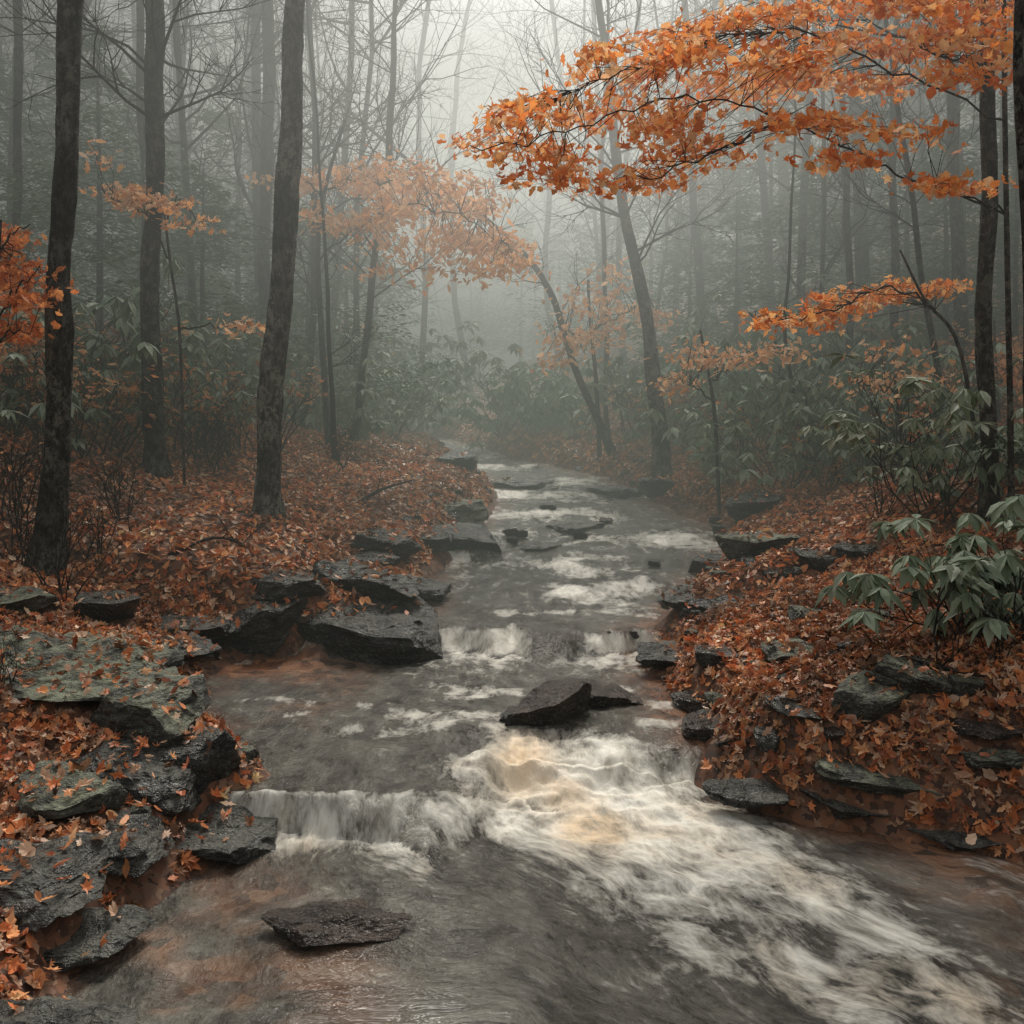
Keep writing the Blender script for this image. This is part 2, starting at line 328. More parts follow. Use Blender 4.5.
def add_rock(name,px0,px1,py0,py1,label,m,seed,cat='rock',group=None,rz=0,tilt=0,sink=0):
    p=hit((px0+px1)/2,py1-4); Yh=p.y; s=(py1-400)/F
    w=(px1-px0)*Yh/F*1.14; hw=(py1-py0)*Yh/F*1.05
    d=min(.8*w,.68*hw/s); h=max(hw-d*s,.28*hw)
    cx=((px0+px1)/2-512)*(Yh+d*.4)/F; cy=Yh+d*.4
    sub=5 if (px1-px0)>72 else 4
    V=rock_mesh(w*1.06,d*1.25,h,seed,sub=sub); f=ICO[sub][1]
    c_,s_=math.cos(rz),math.sin(rz); ct,st=math.cos(tilt),math.sin(tilt)
    R=np.array([[c_,-s_,0],[s_,c_,0],[0,0,1]])@np.array([[ct,0,st],[0,1,0],[-st,0,ct]])
    V=V@R.T; z0=p.z-sink*h
    o=np_mesh(name,V,f,m,smooth=False); o.location=(cx,cy,z0)
    tag(o,label,cat,group)
    Wd=V+np.array([cx,cy,z0]); k=len(bv_v)
    bv_v.extend(map(tuple,Wd)); bv_f.extend((f+k).tolist()); return o
S,Mo,Br=M_slate,M_moss,M_brown
RK=[
(292,438,580,656,'large dark flat-topped slab jutting into the stream from the left bank',S,0,.08),
(225,306,600,652,'dark angular slab tucked against the left side of the largest jutting slab',S,0,-.1),
(318,412,562,598,'flat grey slab behind the largest jutting slab on the left bank',S,0,.12),
(250,322,574,602,'low leaf-strewn slab behind the left pool',S,0,0),
(150,232,612,652,'low black slab lining the back of the left pool',S,0,0),
(128,212,632,670,'black wet wedge of rock between lichen boulder and left pool',S,0,.1),
(-30,170,622,702,'broad pale lichen-covered boulder at the left edge',Mo,0,.05),
(78,136,594,628,'dark blocky rock above the broad lichen boulder',S,0,0),
(-20,42,588,618,'small grey slab at the left frame edge above the lichen boulder',Mo,0,0),
(98,199,670,742,'rounded boulder with pale lichen top beside the left pool',Mo,0,-.1),
(84,198,734,805,'dark grey boulder below the rounded lichen-topped one',S,0,.1),
(150,228,718,788,'black wet rock at the edge of the left pool above the fall',S,0,0),
(20,118,758,826,'leaf-covered rock half buried in the left bank',Mo,0,0,.1),
(150,268,790,862,'dark wet boulder beside the left waterfall',S,0,.08),
(60,165,806,878,'black rock face in shadow left of the boulder by the waterfall',S,0,-.05),
(-40,105,822,912,'black overhanging rock at the left edge of the lower pool',S,0,0),
(8,134,910,970,'dark rock with leaves on it at the lower left shore',S,0,0),
(272,398,902,948,'brown wet rock alone in the lower pool',Br,0,.05,.1),
(-60,125,985,1080,'dark slab in the bottom left corner',S,0,0),
(432,498,526,550,'flat dark rock at the left waterline beyond the jutting slab',S,0,.1),
(358,416,532,563,'grey rock at the foot of the left bank beyond the jutting slab',S,0,0),
(434,486,502,527,'rounded grey rock farther up the left waterline',Mo,0,0),
(414,450,534,556,'small dark rock wedged between two grey rocks at left waterline',S,0,0),
(350,396,553,572,'low rock half hidden in leaves on left bank',S,0,0,.1),
(398,446,580,600,'small wet rock just beyond the tip of the jutting slab',S,0,0),
(436,474,455,472,'farthest grey rock on the left waterline',S,0,0),
(514,590,680,730,'jagged black rock splitting the flow above the main chute',Br,0,-.22,.05),
(582,636,682,710,'brown rock right of the jagged black rock above the main chute',Br,0,.15,.05),
(500,534,706,728,'small wet grey rock left of the jagged rock above the chute',S,0,0,.2),
(496,552,481,492,'dark rock lying midstream far upstream',S,0,0,.3),
(590,640,487,498,'low dark rock in the far riffle near right side',S,0,0,.3),
(524,558,545,552,'thin rock breaking the surface in the middle riffle',S,0,0,.35),
(550,600,522,532,'low grey rock midstream in the upper riffle',S,0,0,.35),
(600,636,626,641,'small brown rock splitting the low ledge upstream',Br,0,0,.2),
(540,578,628,641,'wet brown stone in the middle of the low upstream ledge',Br,0,0,.2),
(826,954,743,790,'broad mossy slab lying in leaves on the right bank',Mo,0,.04,.12),
(838,902,672,720,'greenish rounded boulder on the right bank',Mo,0,-.1,.12),
(776,842,698,724,'dark thin slab left of the greenish boulder',S,0,.1,.15),
(768,818,640,666,'small dark rock among leaves on right bank, uphill of thin slab',Mo,0,0,.15),
(868,966,652,698,'long dark slab tilted down behind the greenish boulder',Mo,0,.25,.1),
(640,694,645,670,'dark wet rock at the right waterline beside the second fall',S,0,0),
(664,742,586,612,'flat black rock reaching into the stream from the right bank',S,0,0),
(722,788,532,560,'pale flat rock at the right waterline upstream',Mo,0,.05),
(798,842,550,570,'dark rock beneath the right bank slope upstream',S,0,0,.15),
(834,874,545,561,'small grey rock high on the right bank',S,0,0,.15),
(790,822,605,626,'small mossy rock in leaves midway up the right bank',Mo,0,0,.15),
(850,884,610,630,'greenish small rock near the lower rhododendron',Mo,0,0,.15),
(815,890,790,826,'black rock at the right shore of the lower pool',S,0,.08,.05),
(958,1040,738,766,'dark slab at the right frame edge above the shore',Mo,0,0,.15),
(920,1050,814,850,'long dark flat slab at the right shore of the lower pool',S,0,-.08,.05),
(955,1040,708,736,'brown-grey rock at the right frame edge among leaves',Br,0,0,.2),
(640,684,480,499,'dark rock under the leaning grey trunk',S,0,0),
(688,734,715,740,'small rock at the right waterline above the fall',Br,0,0,.1),
(712,790,780,808,'low wet rock at the right end of the main ledge',S,0,.1,.2),
(678,722,692,714,'wet rock on right waterline just below the second fall',Br,0,0,.1),
(728,778,492,520,'dark rock in the shadow of the far right bank',S,0,0),
(700,738,647,668,'dark low rock in leaves right of the second fall',S,0,0,.15),
(690,730,557,575,'small wet rock at right waterline of the upper riffle',S,0,0),
]
for i,rk in enumerate(RK):
    a,b,c_,d_,lab,m_,rz,tl=rk[:8]
    big=(b-a)>95
    add_rock('boulder' if big else 'rock',a,b,c_,d_,lab,m_,100+i*7,'boulder' if big else 'rock',rz=random.uniform(-.25,.25),tilt=tl,sink=rk[8] if len(rk)>8 else 0)
stone_src=[rock_mesh(.2,.15,.07,900+i) for i in range(5)]
stone_me=[]
for i in range(5):
    o=np_mesh('stone',stone_src[i],ICO[4][1],[S,Br,Mo,Mo,S][i],smooth=False); stone_me.append(o.data); bpy.data.objects.remove(o)
for side in (-1,0,1):
    for k in range({-1:40,0:13,1:52}[side]):
        y=random.choice([random.uniform(4.4,9),random.uniform(9,18)]); l,r=edges(np.array([y]))
        if side==0: y=random.uniform(9.5,18); l,r=edges(np.array([y])); x=random.uniform(l[0]+.2,r[0]-.2)
        else: x=(l[0]-random.uniform(-.1,.5)) if side<0 else (r[0]+random.uniform(-.1,1.4 if y<9 else .6))
        if abs(x)>.53*y: continue
        i=random.randrange(5) if side else random.choice((0,1)); s=random.uniform(.4,1.2); rz=random.uniform(0,6.28)
        z=max(float(terrain(x,y)),float(water_l(0,y)))-(.05*s if side==0 else .025*s)
        o=link(bpy.data.objects.new('stone',stone_me[i])); o.location=(x,y,z); o.rotation_euler=(0,0,rz); o.scale=(s,s,s)
        wh={-1:'along the left waterline',1:'half buried in leaves along the right waterline',0:'breaking the riffles midstream'}[side]
        tag(o,'small wet stone '+wh,'stone','small stones '+wh)
        c_,s_=math.cos(rz),math.sin(rz); V=stone_src[i]*s; V=np.stack([V[:,0]*c_-V[:,1]*s_,V[:,0]*s_+V[:,1]*c_,V[:,2]],1)+np.array([x,y,z])
        kk=len(bv_v); bv_v.extend(map(tuple,V)); bv_f.extend((ICO[4][1]+kk).tolist())
bvh=BVHTree.FromPolygons(bv_v,bv_f,all_triangles=False)
# ---------------------------------------------------------------- leaves
maple=np.array([(0,0,0),(0,-.5,.1),(.13,-.22,.03),(.42,-.28,.22),(.27,-.04,.08),(.52,.22,.3),(.2,.17,.08),(.0,.58,.3),(-.2,.17,.08),(-.52,.22,.3),(-.27,-.04,.08),(-.42,-.28,.22),(-.13,-.22,.03)])
maple_t=np.array([(0,i,i+1 if i<12 else 1) for i in range(1,13)])
oak=np.array([(0,0,0),(0,-.55,.12),(.12,-.3,.03),(.25,-.2,.14),(.16,-.06,.05),(.30,.12,.16),(.17,.24,.06),(.0,.55,.2),(-.15,.28,.06),(-.28,.1,.16),(-.16,-.04,.05),(-.27,-.22,.14),(-.1,-.3,.03)])
broad=np.array([(0,0,0),(0,-.5,.1),(.2,-.36,.06),(.34,-.2,.14),(.36,0,.12),(.33,.2,.16),(.18,.38,.1),(.0,.55,.2),(-.18,.38,.1),(-.33,.2,.16),(-.36,0,.12),(-.34,-.2,.14),(-.2,-.36,.06)])
oval=np.array([(0,0,0),(0,-.5,.08),(.24,-.2,.12),(.26,.15,.14),(0,.55,.12),(-.26,.15,.14),(-.24,-.2,.12)])
oval_t=np.array([(0,i,i+1 if i<6 else 1) for i in range(1,7)])
quad=np.array([(0,-.5,0),(.3,0,.12),(0,.5,0),(-.3,0,.12)]); quad_t=np.array([(0,1,2),(0,2,3)])
def unit(v): return v/(np.linalg.norm(v,axis=1,keepdims=True)+1e-9)
def leaves(name,P,U,Nn,size,col,tmpl,tr,m,parent=None,curl=None,asp=None):
    """tmpl may be a list of templates sharing one triangle list: each leaf takes one at random"""
    n=len(P); U=unit(U); V=unit(np.cross(Nn,U)); Nn=np.cross(U,V)
    if curl is None: curl=rng.uniform(-.8,2.2,n)
    if asp is None: asp=rng.uniform(.5,1.1,n)
    if isinstance(tmpl,list): t=np.array(tmpl)[rng.integers(0,len(tmpl),n)]; t=t*rng.uniform(.72,1.22,t.shape)
    else: t=np.repeat(tmpl[None],n,0)
    W=P[:,None,:]+size[:,None,None]*(t[:,:,0,None]*V[:,None,:]*asp[:,None,None]+t[:,:,1,None]*U[:,None,:]+t[:,:,2,None]*Nn[:,None,:]*curl[:,None,None])
    k=t.shape[1]; T=(tr[None]+np.arange(n)[:,None,None]*k).reshape(-1,3)
    return np_mesh(name,W.reshape(-1,3),T,m,parent,col=np.repeat(col,k,0))
pal=np.array([(.60,.20,.075),(.76,.32,.13),(.40,.13,.06),(.24,.12,.065),(.72,.48,.32),(.11,.058,.038),(.80,.42,.20),(.50,.28,.17),(.36,.20,.12)])
palp=[.19,.15,.13,.11,.14,.07,.07,.08,.06]
def pick(P):
    n=len(P); c=pal[rng.choice(len(pal),n,p=palp)]*rng.uniform(.6,1.2,(n,1))
    v=1.0+1.4*fbm(P[:,0]*1.4,P[:,1]*1.4,3,95)[:,None]
    return np.clip(c*np.clip(v,.5,1.4),0,.92)
def scatter(n,x0,x1,y0,y1,lo=.35):
    x=rng.uniform(x0,x1,n); y=rng.uniform(y0,y1,n)
    k=np.abs(x)<.56*y+.6; x=x[k];y=y[k]; d=dist(x,y)
    dens=np.clip(.8+1.4*fbm(x*.9,y*.9,3,90),lo,1)
    k=(d>-.2)&(rng.uniform(size=len(x))<dens*np.clip(.7+d*2.8,0,1)); x=x[k];y=y[k]
    P=[];Nn=[]; dn=Vector((0,0,-1))
    for a,b in zip(x,y):
        h,nr,fi,_=bvh.ray_cast(Vector((a,b,30)),dn)
        if h is None: continue
        if fi>=rock_face0 and (nr.z<.75 or random.random()<.86): continue
        wl=0 if b<5.05 or (b<5.7 and a>0) else water_l(0,b)
        if h.z<wl+.012: continue
        P.append(h[:]);Nn.append(nr[:])
    P=np.array(P);Nn=np.array(Nn); n=len(P)
    P[:,2]+=rng.uniform(.004,.045,n); Nn=unit(Nn+rng.normal(0,.5,(n,3))*[1,1,.4]); U=rng.normal(size=(n,3))
    return P,np.cross(Nn,U),Nn
P,U,Nn=scatter(95000,-4.5,4.8,3.4,8)
lit=leaves('fallen_leaves',P,U,Nn,rng.uniform(.035,.088,len(P)),pick(P),[maple,oak,broad,oak],maple_t,M_litter); tag(lit,'rust and orange leaves carpeting the near banks','fallen leaves',kind='stuff'); print('near',len(P))
P,U,Nn=scatter(125000,-9,9,8,15)
lit=leaves('fallen_leaves',P,U,Nn,rng.uniform(.05,.10,len(P)),pick(P),[oval],oval_t,M_litter); tag(lit,'rust and orange leaves carpeting the banks by the upstream riffles','fallen leaves',kind='stuff'); print('mid',len(P))
P,U,Nn=scatter(70000,-16,16,15,26)
lit=leaves('fallen_leaves',P,U,Nn,rng.uniform(.09,.16,len(P)),pick(P),quad,quad_t,M_litter); tag(lit,'leaf carpet under the misty middle trees','fallen leaves',kind='stuff')
P,U,Nn=scatter(16000,-28,28,26,50)
lit=leaves('fallen_leaves',P,U,Nn,rng.uniform(.16,.28,len(P)),pick(P),quad,quad_t,M_litter); tag(lit,'leaf litter fading into mist on the far slopes','fallen leaves',kind='stuff')
# ---------------------------------------------------------------- tubes and trees
class MB:
    def __init__(s): s.v=[];s.f=[]
    def tube(s,pts,rad,n=6,rough=0,seed=0):
        k0=len(s.v); m=len(pts)
        for i,p in enumerate(pts):
            t=(pts[min(i+1,m-1)]-pts[max(i-1,0)]).normalized()
            a=t.cross(Vector((0,1,0.01))) if abs(t.y)<.9 else t.cross(Vector((1,0,0))); a.normalize(); b=t.cross(a)
            for j in range(n):
                an=2*math.pi*j/n; r=rad[i]
                if rough: r*=1+rough*mn.noise(Vector((math.cos(an)*1.7+seed,math.sin(an)*1.7,p.z*1.3)))+rough*.5*mn.noise(Vector((math.cos(an)*4+seed,math.sin(an)*4,p.z*5)))
                s.v.append(p+a*(math.cos(an)*r)+b*(math.sin(an)*r))
        for i in range(m-1):
            for j in range(n):
                a=k0+i*n+j; b=k0+i*n+(j+1)%n; s.f.append((a,b,b+n,a+n))
    def build(s,name,m,parent=None,smooth=True):
        return np_mesh(name,np.array([tuple(q) for q in s.v]),np.array(s.f),m,parent,smooth=smooth)
def spline(pts,n):
    P=[Vector(p) for p in pts]; out=[]
    P=[P[0]*2-P[1]]+P+[P[-1]*2-P[-2]]
    for i in range(1,len(P)-2):
        for k in range(n):
            t=k/n; a,b,c,d=P[i-1],P[i],P[i+1],P[i+2]
            out.append(.5*((2*b)+(c-a)*t+(2*a-5*b+4*c-d)*t*t+(3*b-a-3*c+d)*t**3))
    out.append(P[-2]); return out
def grow(mb,p,d,L_,r,depth,R,up=.12,nch=(5,3),tips=None,wig=.16,n=3):
    k=5; pts=[p.copy()]; rad=[r]; q=p.copy(); dd=d.normalized()
    for i in range(k):
        dd=(dd+Vector((R.gauss(0,wig),R.gauss(0,wig),R.gauss(0,wig)+up))).normalized(); q=q+dd*(L_/k); pts.append(q.copy()); rad.append(r*(1-.8*(i+1)/k))
    mb.tube(pts,rad,max(3,n))
    if tips is not None and depth==0: tips.append((pts[2],pts[-1]))
    if depth>0:
        for c in range(nch[0]):
            t=R.uniform(.25,.98)*k; i=min(int(t),k-1); o=pts[i].lerp(pts[i+1],t-i); ax=(pts[i+1]-pts[i]).normalized()
            sd=Vector((R.gauss(0,1),R.gauss(0,1),R.gauss(0,.7))); sd=(sd-ax*sd.dot(ax)).normalized()
            grow(mb,o,(ax*.75+sd*.75),L_*R.uniform(.35,.6),r*(1-.8*t/k)*.6+.002,depth-1,R,up,nch[1:] or (2,),tips,wig,3)
PROT=[]
for i in range(7):
    R=random.Random(50+i); hgt=R.uniform(15,19); r0_=R.uniform(.05,.13)
    root=empty('bare_tree'); mb=MB(); pts=[];rad=[]; lx=R.uniform(-.07,.07); ly=R.uniform(-.04,.04)
    for k in range(15):
        t=k/14; z=t*hgt-.3; pts.append(Vector((lx*z+.2*math.sin(z*.5+i)+.05*math.sin(z*1.3+i*3),ly*z+.1*math.cos(z*.4+i*2),z))); rad.append(r0_*(1-.78*t)*(1+.5*math.exp(-max(z,0)*3)))
    mb.tube(pts,rad,9); mb.build('trunk',M_barkfar,root)
    bb=MB()
    for k in range(30):
        z=R.uniform(2.2,hgt-1); t=z/hgt*14; j=int(t); o=pts[j].lerp(pts[min(j+1,14)],t-j); a=R.uniform(0,6.28)
        grow(bb,o,Vector((math.cos(a),math.sin(a),R.uniform(.2,.9))),R.uniform(1.6,4)*(1.1-.5*z/hgt),.026*(1.2-z/hgt)+.006,2,R,.07,(6,3))
    bb.build('branches',M_barkfar,root); PROT.append(root)
cnt=0; used=[False]*7; R=random.Random(3); placed=[]
while cnt<104:
    y=R.uniform(14,30) if cnt<58 else R.uniform(24,52); x=R.uniform(-.58,.58)*y
    px=512+x*F/y; d=float(dist(x,y))
    if d<(1.6 if y<30 else .8): continue
    if 385<px<590 and y<40: continue
    if y<20 and (370<px<760): continue
    if any((x-a)**2+(y-b)**2<1.0 for a,b in placed): continue
    placed.append((x,y)); i=R.randrange(7)
    o=PROT[i] if not used[i] else copy_tree(PROT[i]); used[i]=True
    s=R.uniform(.6,1.1); o.location=(x,y,float(terrain(x,y))); o.rotation_euler=(R.gauss(0,.03),R.gauss(0,.04),R.uniform(0,6.28)); o.scale=(s,s,R.uniform(.9,1.15)*max(s,.8))
    side='left' if px<470 else 'right'; far='nearer' if y<24 else 'distant'
    lab={'nearer':'slender bare tree with grey trunk on the misty %s slope'%side,'distant':'faint bare tree trunk deep in the mist on the %s side'%side}[far]
    tag(o,lab,'tree','%s bare trees on the %s slope'%(far,side)); cnt+=1
def tree(name,pts,label,m,sides=14,branches=0,bz=4,seed=0,depthY=None,group=None,blen=(1,2.2)):
    b=hit(pts[0][0],pts[0][1]); Yb=depthY or b.y
    root=empty(name,(b.x*Yb/b.y,Yb,float(terrain(b.x*Yb/b.y,Yb)) if depthY else b.z)); off=root.location
    W=[at(px,py,Yb)-off for px,py,_ in pts]; wd=[w_*Yb/F/2 for *_,w_ in pts]
    W[0].z=-.15
    dirn=(W[-1]-W[-2]).normalized(); W.append(W[-1]+dirn*3.5+Vector((.1,.2,0))); wd.append(wd[-1]*.55)
    n=24 if sides>=16 else 7; P=spline(W,n); rad=[]; Rw=random.Random(seed*3+1); ph=Rw.uniform(0,6)
    for i in range(len(P)):
        t=i/n; j=min(int(t),len(wd)-2); r=wd[j]+(wd[j+1]-wd[j])*(t-j); z=P[i].z; rad.append(r*(1+.6*math.exp(-max(z+.05,0)*5)))
        if z>.3: P[i]=P[i]+Vector((.022*math.sin(z*1.4+ph)+.014*math.sin(z*3.3+ph*2),0,0))
    mb=MB(); mb.tube(P,rad,sides,.30,seed); mb.build('trunk',m,root)
    if branches:
        Rr=random.Random(seed); bb=MB()
        cand=[i for i in range(len(P)-1) if P[i].z>bz]
        for k in range(branches):
            i=Rr.choice(cand); a=Rr.uniform(0,6.28)
            grow(bb,P[i],Vector((math.cos(a),math.sin(a)*.7,Rr.uniform(.1,.9))),Rr.uniform(*blen),min(rad[i]*.3,.024),2,Rr,.06,(6,4))
        bb.build('branches',M_twig,root)
    tag(root,label,'tree',group); return root,P,rad
T=tree
T('large_tree',[(48,566,28),(58,400,23),(66,200,22),(70,0,21)],'thick dark tree trunk nearest the left edge rising from the leafy bank',M_bark,24,7,4.3,1)
T('large_tree',[(156,474,22),(152,340,18),(154,180,18),(153,0,19)],'straight dark trunk second from the left, behind the leftmost thick one',M_bark,20,14,3.6,2,None,None,(1,2.8))
T('large_tree',[(268,516,26),(274,400,24),(284,230,22),(299,0,20)],'lichen-speckled trunk leaning slightly right on the left bank above the slabs',M_bark2,24,5,4.6,3)
T('tree',[(268,440,14),(266,250,12),(269,0,12)],'slim straight trunk half hidden behind the lichen-speckled trunk',M_barkfar,10,14,3.5,4,15)
T('tree',[(256,420,15),(255,200,14),(253,0,13)],'hazy straight trunk left of the lichen-speckled trunk',M_barkfar,10,12,4,5,22)
T('tree',[(12,430,10),(16,220,9),(19,0,8)],'thin dark trunk at the far left edge of the picture',M_bark,10,12,3,6,13)
T('tree',[(142,420,10),(146,200,9),(140,0,8)],'thin trunk just left of the straight dark trunk',M_barkfar,9,12,3.5,7,14)
T('sapling',[(336,462,6),(331,380,5),(330,300,4),(322,220,3)],'thin bare sapling standing on the left bank right of the lichen-speckled trunk',M_twig,7,8,.8,8,None,None,(.3,.9))
T('tree',[(352,440,8),(368,320,7),(386,180,7),(392,60,6),(397,0,5)],'slender tree leaning right with fine bare twigs left of the misty opening',M_bark,9,28,2,9,15,None,(.8,2.8))
T('tree',[(664,480,17),(655,400,14),(641,280,12),(620,190,10),(606,60,8),(600,0,7)],'pale trunk leaning left out of the right bank beside the far riffle',M_bark2,14,22,3,10,None,None,(.8,2.8))
T('tree',[(616,448,8),(570,350,7),(548,290,6),(515,245,5),(440,185,4)],'thin dark trunk arching left over the far stream',M_bark,8,12,2,11,17,None,(.5,1.5))
T('tree',[(608,420,5),(606,340,5),(603,240,4),(604,120,4)],'thin upright sapling between the arching trunk and pale leaning trunk',M_barkfar,7,12,2.5,12,18)
T('tree',[(990,522,16),(988,350,15),(987,160,14),(986,0,13)],'dark straight trunk near the right edge standing above the rhododendron',M_bark,20,8,3.8,13)
T('tree',[(1030,640,12),(1028,400,11),(1026,180,10),(1024,0,10)],'dark trunk cut by the right frame edge',M_bark,16,4,4,14)
T('tree',[(786,410,13),(784,250,12),(783,0,11)],'hazy straight trunk in the middle of the right slope',M_barkfar,10,16,3.5,15,21)
T('tree',[(962,400,14),(956,200,12),(950,0,11)],'dark trunk behind and left of the straight right-edge trunk',M_bark,12,14,3.0,16,14)
T('tree',[(706,400,8),(697,240,8),(690,100,7),(686,0,6)],'thin hazy trunk leaning left on the right slope beside the pale leaning trunk',M_barkfar,9,16,3,17,19)
T('tree',[(846,420,8),(850,260,7),(842,100,6),(836,0,5)],'thin trunk under the orange boughs on the right slope',M_barkfar,9,16,2.2,18,14)
T('tree',[(902,440,9),(896,300,8),(892,150,7),(900,0,6)],'slim dark trunk between the orange boughs and the right trunks',M_bark,10,16,2.2,19,14)
T('tree',[(948,420,6),(928,300,6),(902,140,5),(884,20,4)],'thin trunk leaning left behind the vivid orange boughs',M_bark,9,14,1.8,25,11.5,None,(.5,1.8))
T('sapling',[(800,470,5),(793,380,4),(786,320,4),(788,260,3)],'thin bare sapling on the right bank below the low orange bough',M_twig,7,8,.8,20,None,None,(.3,.9))
T('tree',[(560,425,6),(545,260,6),(560,100,5),(552,0,4)],'faint slim tree with spreading bare twigs in the brightest mist',M_barkfar,8,30,3.5,21,30,None,(2,5))
T('tree',[(470,425,6),(452,260,6),(455,100,5),(470,0,4)],'faint slim trunk standing in the misty opening above the stream head',M_barkfar,8,30,3.5,22,33,None,(2,5))
T('tree',[(625,425,7),(618,260,6),(632,100,5),(640,0,5)],'faint tree with fine twigs behind the upper end of the pale leaning trunk',M_barkfar,8,30,3.5,23,24,None,(2,4.5))
T('tree',[(420,425,6),(425,260,6),(418,100,5),(430,0,5)],'faint slim twiggy tree just right of the slender right-leaning tree',M_barkfar,8,30,3.5,24,26,None,(2,4.5))
# --- trees with orange foliage
def leafy(name,label,trunk,boughs,sprays,Y,lsize,cols,seed,nl=11,m=M_barkfar,dY=1.0,flat=.028,br=.007):
    R=random.Random(seed); r_=np.random.default_rng(seed)
    z=float(terrain((trunk[0][0]-512)*Y/F,Y)); root=empty(name,((trunk[0][0]-512)*Y/F,Y,z)); off=root.location.copy()
    W=[at(px,py,Y)-off for px,py,_ in trunk]; W[0].z=-.15; wd=[w_*Y/F/2 for *_,w_ in trunk]
    P=spline(W,7); rad=[np.interp(i/7,range(len(wd)),wd) for i in range(len(P))]
    mb=MB(); mb.tube(P,rad,12,.15,seed); mb.build('trunk',m,root)
    bp=[]; bb=MB()
    for bo in boughs:
        Q=[at(px,py,Y+yo)-off for px,py,yo in bo]; S_=spline(Q,6); rr=[br*(Y/7)*(1-.8*i/len(S_))+.002 for i in range(len(S_))]
        for i in range(1,len(S_)): S_[i]=S_[i]+Vector((0,0,R.gauss(0,.018)*(Y/7)))
        bb.tube(S_,rr,6); bp+=S_
    bpa=np.array([tuple(q) for q in bp])
    LP=[];LU=[];LN=[]
    for cx,cy,rx,ry,n in sprays:
        sl=R.uniform(-.12,.12); yo=R.uniform(-dY,dY)*.8
        for k in range(n):
            a=R.uniform(0,6.28); q=math.sqrt(R.random()); px=cx+rx*q*math.cos(a); py=cy+ry*q*math.sin(a)+sl*rx*q*math.cos(a)
            tgt=at(px,py,Y+yo+R.uniform(-.5,.5)*dY)-off
            dd=np.linalg.norm(bpa-np.array(tgt),axis=1); j=int(np.argmin(dd+r_.uniform(0,.25,len(dd)))); st=bp[j]
            mid=st.lerp(tgt,.5)+Vector((R.gauss(0,.05),R.gauss(0,.05),R.uniform(.0,.10)))
            pts=[st,mid,tgt]; bb.tube(pts,[.0032*Y/7,.0024*Y/7,.0013*Y/7],3)
            ax=(tgt-st)
            for l_ in range(nl):
                t=R.uniform(.6,1.08); p=st.lerp(mid,t*2) if t<.5 else mid.lerp(tgt,(t-.5)*2)
                p=p+Vector((R.gauss(0,.085),R.gauss(0,.085),R.gauss(-.01,flat)))*(Y/7)
                LP.append(tuple(p)); LU.append((ax.x*.6+R.gauss(0,.5),ax.y*.6+R.gauss(0,.5),-.4+R.gauss(0,.35))); LN.append((R.gauss(0,.6),R.gauss(0,.6)-.45,1))
    bb.build('branches',M_twig,root)
    n=len(LP); cc=np.array(cols); col=cc[r_.integers(0,len(cc),n)]*r_.uniform(.75,1.15,(n,1))
    tm=([maple,broad,oak],maple_t) if Y<12 else ([oval],oval_t)
    leaves('foliage',np.array(LP),np.array(LU),unit(np.array(LN)),r_.uniform(.6,1.25,n)*lsize,np.clip(col,0,.95),*tm,M_leaf,root,asp=r_.uniform(.7,1.15,n))
    tag(root,label,'tree'); return root
OR=[(.95,.38,.11),(.90,.31,.08),(.95,.49,.19),(.76,.23,.065),(.93,.57,.30)]
leafy('maple_tree','tree with vivid orange leafy boughs reaching over the stream from the right',
 [(1012,640,7),(1010,400,6),(1006,190,5),(1004,40,5),(1002,-80,4)],
 [[(1006,215,0),(908,176,-.2),(850,148,-.3),(780,118,-.6),(700,98,-.8),(620,112,-1.0),(540,138,-1.1),(470,148,-1.2)],
  [(1005,120,0),(893,70,-.2),(820,36,-.3),(740,32,-.6),(680,52,-.8),(620,72,-.9),(560,95,-.9)],
  [(1006,215,0),(960,196,-.3),(935,186,-.5)],
  [(1003,0,0),(940,-10,-.3),(870,0,-.5)],
  [(1005,80,0),(960,60,-.3),(920,50,-.4)],
  [(780,118,-.6),(720,150,-.8),(650,178,-.9)]],
 [(476,146,30,5,11),(528,110,34,7,16),(512,152,34,5,11),(560,180,46,6,20),(605,80,44,6,20),(600,120,50,6,22),(668,130,50,6,20),(640,186,48,6,20),(690,54,50,7,24),(722,100,60,7,26),(700,156,52,5,14),(760,16,50,9,24),(800,50,56,6,24),(790,86,60,6,22),(815,124,60,6,22),(860,4,60,10,24),(880,46,60,7,22),(870,88,50,7,18),(850,162,45,5,12),(925,4,60,10,28),(950,38,50,8,22),(945,186,42,5,16),(965,80,36,8,14),(985,16,30,12,16),(1000,60,20,8,8),(590,56,25,5,8),(650,42,28,6,9),(700,26,26,5,8),(900,130,46,5,10)],
 7.6,.088,OR,201,11,M_bark,dY=1.3,flat=.018)
leafy('maple_tree','small tree with one low orange spray hanging over the right bank',
 [(985,430,5),(960,350,4),(925,300,3),(900,250,2)],
 [[(935,310,0),(905,288,-.2),(860,296,-.4),(810,315,-.6),(755,322,-.7)]],
 [(910,286,46,8,20),(850,302,44,8,20),(815,320,34,7,18),(768,320,26,4,9)],8.6,.088,OR,202,10)
HZ=[(.92,.50,.24),(.88,.42,.18),(.92,.59,.36),(.80,.42,.23)]
